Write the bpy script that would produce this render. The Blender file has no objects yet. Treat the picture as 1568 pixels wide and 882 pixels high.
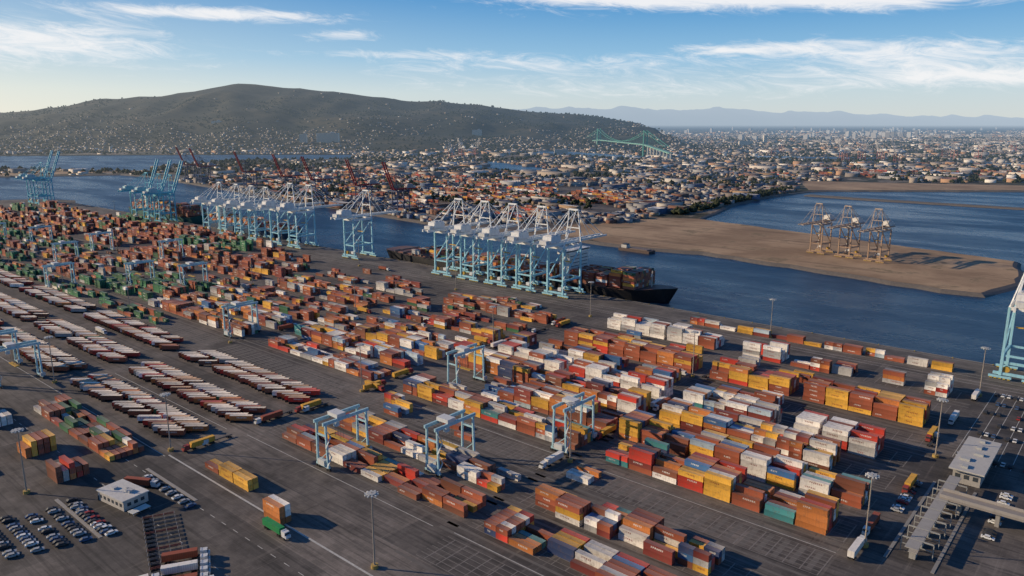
import bpy, math, random
import numpy as np
from mathutils import Vector, noise as mnoise
from mathutils.geometry import tessellate_polygon
random.seed(7); rng=np.random.default_rng(7)
R=math.radians
scene=bpy.context.scene
CY,SY=math.cos(R(40.6)),math.sin(R(40.6))
SUN_EL=R(21); SUN_ANG=R(130.6+80)
SD=(math.cos(SUN_ANG)*math.cos(SUN_EL),math.sin(SUN_ANG)*math.cos(SUN_EL),math.sin(SUN_EL))
def W(fw,r): return (-SY*fw+CY*r, CY*fw+SY*r)

# ------------------------------------------------------------ nodes helper
class N:
    def __init__(s,nt): s.nt=nt
    def new(s,t,**k):
        n=s.nt.nodes.new(t)
        for a,b in k.items(): setattr(n,a,b)
        return n
    def set(s,sock,v):
        if isinstance(v,bpy.types.NodeSocket): s.nt.links.new(v,sock)
        elif v is not None: sock.default_value=v
    def m(s,op,a,b=None,c=None,clamp=False):
        n=s.new('ShaderNodeMath',operation=op); n.use_clamp=clamp
        s.set(n.inputs[0],a); s.set(n.inputs[1],b)
        if c is not None: s.set(n.inputs[2],c)
        return n.outputs[0]
    def vm(s,op,a,b=None):
        n=s.new('ShaderNodeVectorMath',operation=op); s.set(n.inputs[0],a)
        if b is not None: s.set(n.inputs[1],b)
        return n.outputs['Value'] if op in('DOT_PRODUCT','LENGTH') else n.outputs[0]
    def mix(s,f,a,b,bt='MIX'):
        n=s.new('ShaderNodeMix',data_type='RGBA',blend_type=bt)
        s.set(n.inputs[0],f); s.set(n.inputs[6],a if not isinstance(a,tuple) else tuple(a)+(1,)*(4-len(a)))
        s.set(n.inputs[7],b if not isinstance(b,tuple) else tuple(b)+(1,)*(4-len(b)))
        return n.outputs[2]
    def noise(s,vec,scale,detail=4,rough=.55,dist=0):
        n=s.new('ShaderNodeTexNoise'); s.set(n.inputs['Vector'],vec)
        n.inputs['Scale'].default_value=scale; n.inputs['Detail'].default_value=detail
        n.inputs['Roughness'].default_value=rough; n.inputs['Distortion'].default_value=dist
        return n.outputs['Fac']
    def mr(s,v,a,b,c=0.,d=1.,smooth=True):
        n=s.new('ShaderNodeMapRange'); n.interpolation_type='SMOOTHSTEP' if smooth else 'LINEAR'
        s.set(n.inputs[0],v); n.inputs[1].default_value=a;n.inputs[2].default_value=b
        n.inputs[3].default_value=c;n.inputs[4].default_value=d
        return n.outputs[0]
    def ramp(s,v,stops):
        n=s.new('ShaderNodeValToRGB'); s.set(n.inputs[0],v); cr=n.color_ramp
        while len(cr.elements)<len(stops): cr.elements.new(.5)
        for el,(p_,c_) in zip(cr.elements,stops): el.position=p_; el.color=tuple(c_)+(1,)
        return n.outputs[0]
    def scale(s,vec,sc):
        return s.vm('MULTIPLY',vec,sc)
def newmat(name):
    m=bpy.data.materials.new(name); m.use_nodes=True
    nt=m.node_tree; nt.nodes.clear(); return m,N(nt)
def finish(n,col,rough=.8,painted_haze=True,metal=0,bump=None,spec=.3,bumpd=.3):
    b=n.new('ShaderNodeBsdfPrincipled')
    n.set(b.inputs['Base Color'],col if not isinstance(col,tuple) else tuple(col)+(1,))
    n.set(b.inputs['Roughness'],rough); b.inputs['Metallic'].default_value=metal
    b.inputs['Specular IOR Level'].default_value=spec
    if bump is not None:
        bp=n.new('ShaderNodeBump'); bp.inputs['Strength'].default_value=1; bp.inputs['Distance'].default_value=bumpd
        n.set(bp.inputs['Height'],bump); n.nt.links.new(bp.outputs[0],b.inputs['Normal'])
    o=n.new('ShaderNodeOutputMaterial'); sh=b.outputs[0]
    if painted_haze:  # aerial perspective painted into the surface: emission mixed in with distance from the origin
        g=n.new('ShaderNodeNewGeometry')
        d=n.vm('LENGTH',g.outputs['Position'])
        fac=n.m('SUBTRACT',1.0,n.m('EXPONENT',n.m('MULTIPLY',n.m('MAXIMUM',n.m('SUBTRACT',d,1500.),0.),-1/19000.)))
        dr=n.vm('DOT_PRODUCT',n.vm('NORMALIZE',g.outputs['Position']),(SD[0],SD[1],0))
        hc=n.mix(n.mr(dr,-.1,.75),(.26,.40,.56),(.44,.49,.52))  # painted air tint, brighter towards the sun
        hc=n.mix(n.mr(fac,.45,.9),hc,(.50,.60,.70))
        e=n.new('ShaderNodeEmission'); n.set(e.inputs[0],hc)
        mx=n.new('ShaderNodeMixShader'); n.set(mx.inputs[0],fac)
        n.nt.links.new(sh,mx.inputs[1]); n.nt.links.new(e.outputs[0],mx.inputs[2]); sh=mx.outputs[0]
    n.nt.links.new(sh,o.inputs[0])
def pos(n): return n.new('ShaderNodeNewGeometry').outputs['Position']
def attr(n):
    a=n.new('ShaderNodeAttribute'); a.attribute_name='Col'; return a

# ------------------------------------------------------------ materials
def mat_paint(name='painted_surface',rough=.6,dirt=.35,metal=0):
    m,n=newmat(name); a=attr(n); p=pos(n)
    d=n.noise(p,.35,5,.65); s=n.noise(n.scale(p,(1.5,1.5,.15)),.8,4,.6)
    c=n.mix(n.m('MULTIPLY',n.mr(s,.5,.75),dirt),a.outputs['Color'],(.10,.075,.055))
    c=n.mix(1.0,c,n.mix(d,(.8,.8,.8),(1.15,1.15,1.15)),'MULTIPLY')
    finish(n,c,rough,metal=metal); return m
M_PAINT=mat_paint()
M_FLAT=mat_paint('building_surface',.85,.2)
def mat_container():
    m,n=newmat('corrugated_container_steel'); a=attr(n); p=pos(n)
    uv=n.new('ShaderNodeUVMap').outputs[0]; sp=n.new('ShaderNodeSeparateXYZ'); n.set(sp.inputs[0],uv)
    u,v=sp.outputs[0],sp.outputs[1]; rnd=a.outputs['Alpha']; col=a.outputs['Color']
    roof=n.m('GREATER_THAN',v,5.); end=n.m('GREATER_THAN',u,15.)
    side=n.m('MULTIPLY',n.m('SUBTRACT',1.,roof),n.m('SUBTRACT',1.,end))
    st=n.m('MULTIPLY_ADD',rnd,4.,1.); wd=n.m('MULTIPLY_ADD',n.m('FRACT',n.m('MULTIPLY',rnd,17.)),3.,3.)
    inu=n.m('MULTIPLY',n.m('GREATER_THAN',u,st),n.m('LESS_THAN',u,n.m('ADD',st,wd)))
    inv=n.m('MULTIPLY',n.m('GREATER_THAN',v,1.15),n.m('LESS_THAN',v,1.95))
    let=n.m('LESS_THAN',n.m('FRACT',n.m('MULTIPLY',u,1.25)),.68)
    wb=n.noise(uv,2.2,2)
    let=n.m('MULTIPLY',let,n.m('GREATER_THAN',wb,.42))
    lg=n.m('MULTIPLY',n.m('MULTIPLY',inu,inv),n.m('MULTIPLY',let,n.m('MULTIPLY',side,n.m('GREATER_THAN',n.m('FRACT',n.m('MULTIPLY',rnd,7.)),.4))))
    bw=n.new('ShaderNodeRGBToBW'); n.set(bw.inputs[0],col)
    lcol=n.mix(n.m('GREATER_THAN',bw.outputs[0],.32),(.7,.68,.62),(.22,.04,.03))
    c=n.mix(n.m('MULTIPLY',lg,.8),col,lcol)
    c=n.mix(n.m('MULTIPLY',roof,.26),c,(.36,.29,.23))
    rs=n.noise(p,.5,5,.7)
    c=n.mix(n.m('MULTIPLY',n.mr(rs,.48,.70),.42),c,(.14,.08,.05))
    st2=n.noise(n.scale(p,(2.2,2.2,.2)),1.,3)
    c=n.mix(n.m('MULTIPLY',n.mr(st2,.5,.8),.35),c,(.10,.065,.045))
    rod=n.m('LESS_THAN',n.m('ABSOLUTE',n.m('SUBTRACT',n.m('FRACT',n.m('MULTIPLY',u,1.65)),.5)),.08)
    c=n.mix(n.m('MULTIPLY',n.m('MULTIPLY',rod,end),.35),c,(.45,.43,.4))
    br=n.m('MULTIPLY_ADD',n.m('FRACT',n.m('MULTIPLY',rnd,29.)),.55,.75)
    cb=n.new('ShaderNodeCombineXYZ'); [n.set(cb.inputs[i],br) for i in range(3)]
    c=n.mix(1.,c,cb.outputs[0],'MULTIPLY')
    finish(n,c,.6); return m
M_CONT=mat_container()
def mat_asphalt():
    m,n=newmat('asphalt_yard'); p=pos(n)
    big=n.noise(p,.012,4,.6); mid=n.noise(p,.08,6,.7); fine=n.noise(p,1.2,4,.7)
    strk=n.noise(n.scale(p,(.015,.5,1)),1.,6,.65); stry=n.noise(n.scale(p,(.4,.012,1)),1.,5,.65)
    c=n.mix(n.mr(big,.35,.65),(.064,.058,.054),(.13,.115,.103))
    b=n.new('ShaderNodeTexBrick'); n.set(b.inputs['Vector'],n.scale(p,(.02,.02,1)))
    b.inputs['Scale'].default_value=1; b.inputs['Color1'].default_value=(.65,.65,.65,1); b.inputs['Color2'].default_value=(1.35,1.3,1.25,1)
    b.inputs['Mortar'].default_value=(.75,.75,.75,1); b.inputs['Mortar Size'].default_value=.005; b.inputs['Brick Width'].default_value=1.7; b.inputs['Row Height'].default_value=.57
    c=n.mix(.75,c,b.outputs[0],'MULTIPLY')
    b2=n.new('ShaderNodeTexBrick'); n.set(b2.inputs['Vector'],n.scale(p,(.07,.11,1)))
    b2.inputs['Scale'].default_value=1; b2.inputs['Color1'].default_value=(.8,.8,.8,1); b2.inputs['Color2'].default_value=(1.2,1.18,1.15,1); b2.inputs['Mortar'].default_value=(1.3,1.28,1.22,1); b2.inputs['Mortar Size'].default_value=.012
    c=n.mix(.6,c,b2.outputs[0],'MULTIPLY')
    c=n.mix(n.m('MULTIPLY',n.mr(strk,.48,.66),.6),c,(.026,.024,.023))
    c=n.mix(n.m('MULTIPLY',n.mr(stry,.56,.72),.45),c,(.19,.165,.14))
    c=n.mix(1.,c,n.mix(n.mr(mid,.25,.75,smooth=False),(.5,.5,.5),(1.5,1.5,1.5)),'MULTIPLY')
    c=n.mix(1.,c,n.mix(fine,(.75,.75,.75),(1.25,1.25,1.25)),'MULTIPLY')
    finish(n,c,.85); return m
def mat_concrete():
    m,n=newmat('quay_concrete'); p=pos(n)
    c=n.mix(n.mr(n.noise(p,.05,6,.65),.35,.65),(.085,.076,.068),(.16,.142,.122))
    c=n.mix(n.m('MULTIPLY',n.mr(n.noise(n.scale(p,(.03,.6,1)),1,4),.45,.65),.6),c,(.045,.04,.038))
    finish(n,c,.85); return m
def mat_sand():
    m,n=newmat('sandy_landfill'); p=pos(n)
    c=n.mix(n.mr(n.noise(p,.01,6,.65),.35,.65),(.23,.15,.088),(.42,.29,.175))
    c=n.mix(n.m('MULTIPLY',n.mr(n.noise(n.scale(p,(.005,.06,1)),1,5,.6),.5,.68),.6),c,(.15,.10,.062))
    c=n.mix(n.m('MULTIPLY',n.mr(n.noise(p,.02,7,.7),.53,.66),.65),c,(.09,.075,.04))
    c=n.mix(n.m('MULTIPLY',n.mr(n.noise(p,.15,5,.7),.6,.72),.6),c,(.05,.055,.03))
    finish(n,c,.95); return m
def mat_rock():
    m,n=newmat('riprap_rock'); p=pos(n)
    c=n.mix(n.noise(p,.4,5,.7),(.05,.045,.04),(.22,.19,.16)); finish(n,c,.9); return m
def mat_land():
    m,n=newmat('city_land'); p=pos(n)
    q=n.noise(p,.0022,6,.6); s=n.noise(p,.012,6,.7)
    c=n.mix(n.mr(q,.4,.6),(.06,.058,.055),(.15,.115,.08))
    c=n.mix(n.m('MULTIPLY',n.mr(s,.46,.54),.85),c,(.028,.034,.018))
    v=n.new('ShaderNodeTexVoronoi'); v.inputs['Scale'].default_value=.006; n.set(v.inputs['Vector'],n.scale(p,(1,1,0)))
    vc=n.new('ShaderNodeSeparateColor'); n.set(vc.inputs[0],v.outputs['Color'])
    c=n.mix(n.m('MULTIPLY',n.m('GREATER_THAN',vc.outputs[0],.72),.7),c,(.24,.175,.115))
    c=n.mix(n.m('MULTIPLY',n.m('GREATER_THAN',vc.outputs[1],.8),.8),c,(.03,.04,.018))
    v2=n.new('ShaderNodeTexVoronoi'); v2.inputs['Scale'].default_value=.035; n.set(v2.inputs['Vector'],n.scale(p,(1,1,0)))
    v2c=n.new('ShaderNodeSeparateColor'); n.set(v2c.inputs[0],v2.outputs['Color'])
    c=n.mix(n.m('MULTIPLY',n.m('GREATER_THAN',v2c.outputs[0],.78),.75),c,(.30,.26,.21))
    b=n.new('ShaderNodeTexBrick'); n.set(b.inputs['Vector'],n.scale(p,(.009,.009,0)));b.inputs['Scale'].default_value=1
    b.inputs['Color1'].default_value=(1,1,1,1);b.inputs['Color2'].default_value=(.8,.8,.8,1);b.inputs['Mortar'].default_value=(.55,.55,.57,1);b.inputs['Mortar Size'].default_value=.06
    c=n.mix(.8,c,b.outputs[0],'MULTIPLY')
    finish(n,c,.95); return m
def mat_hill():
    m,n=newmat('hill_scrub'); p=pos(n)
    c=n.mix(n.mr(n.noise(p,.004,7,.7),.42,.6),(.015,.019,.010),(.060,.048,.022))
    c=n.mix(n.m('MULTIPLY',n.mr(n.noise(p,.02,5,.7),.48,.6),.7),c,(.010,.014,.007))
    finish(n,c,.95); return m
def mat_water():
    m,n=newmat('harbour_water'); p=pos(n)
    w=n.noise(n.scale(p,(.22,.35,1)),1.,6,.7); w2=n.noise(p,.02,4,.6)
    c=n.mix(w2,(.006,.026,.058),(.010,.036,.076))
    g=n.m('ADD',n.m('MULTIPLY',w,.6),n.m('MULTIPLY',w2,2.))
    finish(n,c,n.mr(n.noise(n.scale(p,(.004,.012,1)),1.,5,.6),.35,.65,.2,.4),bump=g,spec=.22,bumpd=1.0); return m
def mat_simple(name,c1,c2,sc,rough=.9):
    m,n=newmat(name); c=n.mix(n.noise(pos(n),sc,5,.7),c1,c2); finish(n,c,rough); return m
M_ASPH=mat_asphalt(); M_CONC=mat_concrete(); M_SAND=mat_sand(); M_ROCK=mat_rock(); M_LAND=mat_land(); M_HILL=mat_hill(); M_WAT=mat_water()
M_MTN=mat_simple('mountain_rock',(.06,.07,.08),(.12,.12,.12),.0015)
M_TREE=mat_simple('foliage',(.012,.020,.008),(.05,.056,.024),.08)
M_LINE=mat_simple('worn_road_paint',(.18,.17,.15),(.68,.66,.6),.6)
M_SLOT=mat_simple('faded_slot_paint',(.07,.062,.056),(.30,.27,.24),.35)
M_RUN=mat_simple('runway_concrete',(.085,.078,.072),(.18,.16,.14),.3)

# ------------------------------------------------------------ mesh helpers
coll=scene.collection
def link(name,me,mats,loc=(0,0,0),rz=0,sc=1):
    o=bpy.data.objects.new(name,me); coll.objects.link(o)
    o.location=loc; o.rotation_euler=(0,0,rz); o.scale=(sc,)*3
    if mats is not None and not me.materials:
        for m in mats: me.materials.append(m)
    return o
def np_mesh(name,V,F,col=None,uv=None):
    me=bpy.data.meshes.new(name); nF,k=F.shape
    me.vertices.add(len(V)); me.vertices.foreach_set('co',np.ascontiguousarray(V,dtype=np.float32).ravel())
    me.loops.add(nF*k); me.loops.foreach_set('vertex_index',np.ascontiguousarray(F,dtype=np.int32).ravel())
    me.polygons.add(nF); me.polygons.foreach_set('loop_start',np.arange(0,nF*k,k,dtype=np.int32))
    me.polygons.foreach_set('loop_total',np.full(nF,k,dtype=np.int32))
    me.update(calc_edges=True)
    if col is not None:
        a=me.attributes.new('Col','FLOAT_COLOR','CORNER'); a.data.foreach_set('color',np.ascontiguousarray(col,dtype=np.float32).ravel())
    if uv is not None:
        l=me.uv_layers.new(name='UVMap'); l.data.foreach_set('uv',np.ascontiguousarray(uv,dtype=np.float32).ravel())
    return me
def instance(TV,TF,P,ang,S):
    n=len(P); P=np.asarray(P,float); ang=np.asarray(ang,float); S=np.asarray(S,float)
    v=TV[None]*S[:,None,:]
    c,s=np.cos(ang)[:,None],np.sin(ang)[:,None]
    x=v[...,0]*c-v[...,1]*s; y=v[...,0]*s+v[...,1]*c
    out=np.stack([x,y,v[...,2]],-1)+P[:,None,:]
    F=TF[None]+(np.arange(n)*len(TV))[:,None,None]
    return out.reshape(-1,3),F.reshape(-1,TF.shape[1])
class MB:
    def __init__(s): s.v=[];s.f=[];s.c=[]
    def box(s,c,d,col,rz=0,top=1.):
        b=len(s.v); ca,sa=math.cos(rz),math.sin(rz)
        for z in(-.5,.5):
            t=1 if z<0 else top
            for x,y in((-.5,-.5),(.5,-.5),(.5,.5),(-.5,.5)):
                X,Y=x*d[0]*t,y*d[1]*t
                s.v.append((c[0]+X*ca-Y*sa,c[1]+X*sa+Y*ca,c[2]+z*d[2]))
        for f in((0,3,2,1),(4,5,6,7),(0,1,5,4),(1,2,6,5),(2,3,7,6),(3,0,4,7)):
            s.f.append(tuple(b+i for i in f)); s.c.append(col)
    def beam(s,p,q,w,h,col,w2=None):
        p=Vector(p);q=Vector(q);d=(q-p).normalized()
        up=Vector((0,0,1)) if abs(d.z)<.95 else Vector((0,1,0))
        a=d.cross(up).normalized(); u=a.cross(d).normalized(); b=len(s.v); k=1 if w2 is None else w2/w
        for e,m in((p,1),(q,k)):
            for i,j in((-1,-1),(1,-1),(1,1),(-1,1)):
                s.v.append(tuple(e+a*(i*w/2*m)+u*(j*h/2*m)))
        for f in((0,1,2,3),(7,6,5,4),(0,4,5,1),(1,5,6,2),(2,6,7,3),(3,7,4,0)):
            s.f.append(tuple(b+i for i in f)); s.c.append(col)
    def cyl(s,c,r,h,col,n=10,axis='z',r2=None):
        b=len(s.v); r2=r if r2 is None else r2
        for t,rr in((0,r),(1,r2)):
            for i in range(n):
                a=2*math.pi*i/n; x,y,z=rr*math.cos(a),rr*math.sin(a),h*t
                if axis=='y': x,y,z=x,z,y
                elif axis=='x': x,y,z=z,x,y
                s.v.append((c[0]+x,c[1]+y,c[2]+z))
        for i in range(n):
            j=(i+1)%n; s.f.append((b+i,b+j,b+n+j,b+n+i)); s.c.append(col)
        s.f.append(tuple(b+n+i for i in range(n))); s.c.append(col)
        s.f.append(tuple(b+n-1-i for i in range(n))); s.c.append(col)
    def poly(s,pts,col): 
        b=len(s.v); s.v+= [tuple(p) for p in pts]; s.f.append(tuple(range(b,b+len(pts)))); s.c.append(col)
    def mesh(s,name):
        me=bpy.data.meshes.new(name); me.from_pydata(s.v,[],s.f)
        a=me.attributes.new('Col','FLOAT_COLOR','CORNER'); L=[]
        for f,c in zip(s.f,s.c): L+=[(c[0],c[1],c[2],.5)]*len(f)
        a.data.foreach_set('color',np.array(L,dtype=np.float32).ravel()); return me
    def obj(s,name,mats=None,loc=(0,0,0),rz=0): return link(name,s.mesh(name),mats or [M_PAINT],loc,rz)

# ------------------------------------------------------------ land and water
def sheet(name,poly,z,mat):
    tri=tessellate_polygon([[Vector((x,y,0)) for x,y in poly]])
    me=bpy.data.meshes.new(name); me.from_pydata([(x,y,z) for x,y in poly],[],[tuple(t) for t in tri]); me.update()
    for p in me.polygons:
        if p.normal.z<0: p.flip()
    me.update(); return link(name,me,[mat])
def bank(name,pts,z0,z1,off,mat,closed=False):
    v=[];f=[];n=len(pts); 
    for i,(x,y) in enumerate(pts):
        a=pts[max(i-1,0)] if not closed else pts[i-1]; b=pts[min(i+1,n-1)] if not closed else pts[(i+1)%n]
        d=Vector((b[0]-a[0],b[1]-a[1])).normalized(); nx,ny=d.y,-d.x
        v+=[(x,y,z0),(x+nx*off*.5,y+ny*off*.5,(z0+z1)/2+.3),(x+nx*off,y+ny*off,z1)]
    for i in range(n-(0 if closed else 1)):
        j=(i+1)%n
        for k in(0,1): f.append((3*i+k,3*i+k+1,3*j+k+1,3*j+k))
    me=bpy.data.meshes.new(name); me.from_pydata(v,[],f); return link(name,me,[mat])
def jag(pts,step=25,amp=2.5):
    out=[]
    for (a,b) in zip(pts[:-1],pts[1:]):
        L=math.hypot(b[0]-a[0],b[1]-a[1]); k=max(1,int(L/step))
        if L>3000: k=1
        for i in range(k):
            t=i/k; j=amp if i else 0
            out.append((a[0]+(b[0]-a[0])*t+random.uniform(-j,j),a[1]+(b[1]-a[1])*t+random.uniform(-j,j)))
    out.append(pts[-1]); return out
sheet('water',[(-95000,-20000),(60000,-20000),(60000,95000),(-95000,95000)],-3.,M_WAT)
QY=578
TERM=[(700,-700),(700,QY),(-1640,QY),(-1700,600),(-1790,560),(-1840,470),(-1850,200),(-1900,-700)]
sheet('terminal_ground',TERM,0,M_ASPH)
sheet('quay_apron',[(700,536),(700,QY-.3),(-1640,QY-.3),(-1640,536)],.02,M_CONC)
q=MB(); q.box((-470,QY+.6,-2),(2340,1.2,4.2),(.22,.2,.17))
for x in range(-1630,690,12): q.cyl((x,QY+1.9,-1.6),.9,1.2,(.02,.02,.02),8,'y')
for x in range(-1630,690,24): q.cyl((x,QY-.4,.02),.35,.8,(.35,.25,.05),8)
q.obj('quay_wall')
shoreA=jag([(-2280,1020),(-1600,930),(-897,838),(-740,852),(-540,846)])
pen=jag([(-540,846),(-488,850),(-425,866),(-287,846),(-150,820),(-118,824),(-100,900),(-120,1041),(-350,1100),(-583,1161)],20,3)
shoreB=jag([(-583,1161),(-640,1414),(-655,1600),(-629,1800),(-600,1850),(-248,2136),(300,2500),(2500,4000)],30,4)
LAND=shoreA[:-1]+pen[:-1]+shoreB+[(60000,70000),(60000,94000),(-94000,94000),(-94000,2500),(-9000,300),(-4207,1179),(-3498,1983),(-3058,2360),(-2683,2068),(-2969,1680),(-2771,1237),(-2517,1140),(-3049,848),(-4600,300),(-4600,-100),(-3300,420),(-2616,727),(-2440,1000)]
sheet('mainland_ground',LAND,0,M_LAND)
bank('riprap_bank',[(-2616,727),(-2440,1000)]+shoreA[:-1]+pen[:-1]+shoreB,.0,-3.3,9,M_ROCK)
bank('riprap_bank',[(-4600,-100),(-3300,420),(-2616,727)],0,-3.3,9,M_ROCK)
bank('riprap_bank',[(-1640,QY),(-1700,600),(-1790,560),(-1840,470),(-1850,200)][::-1],0,-3.3,8,M_ROCK)
sheet('port_pavement',[(-2270,1030),(-1600,940),(-897,848),(-740,860),(-702,870),(-704,1000),(-660,1170),(-690,1414),(-705,1700),(-1500,1820),(-2400,1500)],.04,M_ASPH)
sheet('sandy_ground',pen+[(-640,1130),(-700,1000),(-690,870)],.05,M_SAND)
sheet('sandy_ground',[(-640,1830),(-600,1860),(-248,2150),(300,2520),(900,2930),(860,3010),(300,2640),(-300,2290),(-760,2090)],.06,M_SAND)
sheet('sandy_ground',[(-2500,1150),(-3049,860),(-4500,320),(-4500,0),(-3290,440),(-2630,745)],.06,M_SAND)
spit=jag([(-600,1700),(-495,1690),(-195,1700),(300,1690),(700,1690),(700,1712),(300,1712),(-195,1722),(-495,1716),(-600,1730)],25,2)
sheet('breakwater_ground',spit,-.8,M_ROCK); bank('riprap_bank',spit[::1],-.8,-3.3,5,M_ROCK,True)
INL=([(-2450,3000),(-1700,2850),(-1750,3050),(-2600,3350)],[(-1750,1900),(-1500,1850),(-1550,2050),(-2100,2300)],[(-1400,3300),(-900,3500),(-950,3650),(-1500,3450)],[(-3500,3800),(-2700,3600),(-2750,3750),(-3600,4000)],[(-700,3300),(300,3700),(300,3800),(-700,3420)])
for P in INL: sheet('inland_water',P,.35,M_WAT)

def inpoly(x,y,poly):
    ins=np.zeros(len(x),bool); n=len(poly)
    for i in range(n):
        x1,y1=poly[i]; x2,y2=poly[(i+1)%n]
        if y1==y2: continue
        c=((y1>y)!=(y2>y))&(x<(x2-x1)*(y-y1)/(y2-y1)+x1); ins^=c
    return ins
# ------------------------------------------------------------ hill
SX=[-700,-300,0,50,110,150,200,250,300,345,365,390,450,520,600,680,760,850,920,990]
SYy=[190,178,171,168,160,152,148,146,139,131,127,127,133,141,149,155,164,172,179,188]
RF=6300.
def ridge(r):
    x=784+r/RF*1190; y=np.interp(x,SX,SYy); v=y-441
    dn=249.9+.9764*v; return np.maximum(160-RF*dn/(1130.7-.2158*v)-0,0)*np.where(x>985,0,1)
def hill_h(fw,r):
    fw=np.asarray(fw,float); r=np.asarray(r,float)
    t=np.clip((fw-4100)/(RF-4100),0,1); up=t**1.25*(1.25-.25*t)
    t2=np.clip((fw-RF)/2600,0,1); dn=1-t2*t2*(3-2*t2)
    return ridge(r)*up*dn
def hill_full(fw,r):
    h=float(hill_h(fw,r))
    if h<=0: return -2.
    nz=mnoise.fractal((fw*.0016,r*.0016,0),.9,2.1,5); nr=abs(mnoise.noise((fw*.0009,r*.003,3.)))
    k=min(1,h/120.)
    damp=1-max(0,1-abs(fw-RF)/500)*.7
    return h+k*damp*(nz*34-nr*75)
V=[];F=[];fws=np.arange(4050,9100,55);rs=np.arange(-7200,1500,45)
for i in fws:
    for j in rs:
        X,Y=W(i,j); V.append((X,Y,hill_full(i,j)))
nr=len(rs)
F=[[i*nr+j,(i+1)*nr+j,(i+1)*nr+j+1,i*nr+j+1] for i in range(len(fws)-1) for j in range(nr-1)]
me=np_mesh('hill',np.array(V),np.array(F)); o=link('hill',me,[M_HILL])
for p in me.polygons: p.use_smooth=True
MX=[600,780,820,870,930,960,1000,1050,1100,1150,1200,1270,1330,1400,1480,1568,1700,2000]
MY=[178,170,165,163,167,162,168,168,164,169,172,170,175,178,177,181,178,183]
MF=34000.; V=[];F=[];cols=np.linspace(500,2000,300)
for k,fac in enumerate((0,.45,.75,1,.6)):
    for x in cols:
        y=float(np.interp(x,MX,MY)); v=y-441; dn=249.9+.9764*v
        z=160-MF*dn/(1130.7-.2158*v); z+=mnoise.fractal((x*.03,k*1.7,1),.9,2,5)*110
        X,Y=W(MF+(k-3)*1300,MF*(x-784)/1190); V.append((X,Y,z*fac if k else -5))
F=[[k*300+j,k*300+j+1,(k+1)*300+j+1,(k+1)*300+j] for k in range(4) for j in range(299)]
link('distant_mountains',np_mesh('distant_mountains',np.array(V),np.array(F)),[M_MTN])

# ------------------------------------------------------------ city masses
HV=[(-.5,-.5,0),(.5,-.5,0),(.5,.5,0),(-.5,.5,0),(-.5,-.5,.75),(.5,-.5,.75),(.5,.5,.75),(-.5,.5,.75),(-.28,-.12,1),(.28,-.12,1),(.28,.12,1),(-.28,.12,1)]
HF=np.array([(0,1,5,4),(1,2,6,5),(2,3,7,6),(3,0,4,7),(4,5,9,8),(5,6,10,9),(6,7,11,10),(7,4,8,11),(8,9,10,11)])
HV=np.array(HV); HV2=HV.copy(); HV2[8:,0]=np.sign(HV[8:,0])*.46; HV2[8:,1]=np.sign(HV[8:,1])*.46; HV2[4:,2]=[1,1,1,1,.9,.9,.9,.9]
def city(name,TV,P,ang,S,wall,roof):
    V,F=instance(TV,HF,P,ang,S); n=len(P)
    c=np.ones((n,9,4,4)); c[:,:4,:,:3]=wall[:,None,None,:]; c[:,4:,:,:3]=roof[:,None,None,:]
    link(name,np_mesh(name,V,F,c),[M_FLAT])
def pick(pal,n,var=.25):
    pal=np.array(pal); c=pal[rng.integers(0,len(pal),n)]; return c*(1+rng.uniform(-var,var,(n,1)))
def scatter(n,f0,f1,pw=1.,spread=.74):
    fw=f0+(f1-f0)*rng.random(n)**pw; r=rng.uniform(-1,1,n)*spread*fw
    X=-SY*fw+CY*r; Y=CY*fw+SY*r; return fw,r,X,Y
WALLS=[(.55,.48,.38),(.38,.32,.25),(.26,.21,.16),(.66,.60,.51),(.22,.17,.12),(.44,.35,.26)]
ROOFS=[(.24,.15,.10),(.17,.14,.12),(.33,.28,.24),(.11,.10,.09),(.48,.44,.4),(.22,.14,.09),(.16,.15,.15)]
NOB=[[(-640,1790),(-248,2130),(300,2500),(900,2930),(860,3010),(300,2640),(-300,2290),(-760,2090)]]+[list(p) for p in INL]
def landmask(X,Y):
    k=inpoly(X,Y,LAND)
    for p in NOB: k&=~inpoly(X,Y,p)
    return k
def zt(fw,r): return np.array([max(0.,hill_full(a,b)) if a>4060 else 0. for a,b in zip(fw,r)])
fw,r,X,Y=scatter(36000,2300,9500,.85)
x_px=784+r/fw*1190
hh=hill_h(fw,r)
keep=landmask(X,Y)&~((fw<3300)&(x_px<560)&(rng.random(len(fw))<.7))&~((fw>6300)&(x_px<960))
gate=np.array([mnoise.noise((a*.0016,b*.0016,9.)) for a,b in zip(X,Y)])
keep&=(gate>-.2)&(rng.random(len(fw))<np.interp(hh,[0,50,100,150,210],[1,1,.7,.22,.02]))
fw,r,X,Y,hh=fw[keep],r[keep],X[keep],Y[keep],hh[keep]; n=len(fw)
S=np.stack([rng.uniform(9,20,n),rng.uniform(7,13,n),rng.uniform(4,8,n)],1)*np.where(fw>5500,1.25,1.)[:,None]
ang=np.where(rng.random(n)<.5,0,math.pi/2)+rng.normal(0,.1,n)+.3
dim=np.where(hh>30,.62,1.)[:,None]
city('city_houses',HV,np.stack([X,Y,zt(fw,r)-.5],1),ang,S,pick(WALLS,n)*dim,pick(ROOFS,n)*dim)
fw,r,X,Y=scatter(6500,1900,12500,.9); xp=784+r/fw*1190
gate=np.array([mnoise.noise((a*.0012,b*.0012,29.)) for a,b in zip(X,Y)])
keep=landmask(X,Y)&((xp>600)|(rng.random(len(fw))<.25))&(hill_h(fw,r)<25)&~((fw>6300)&(xp<960))&~((X>-720)&(Y<1900))&(gate>-.12)
fw,r,X,Y=fw[keep],r[keep],X[keep],Y[keep]; n=len(fw)
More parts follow.
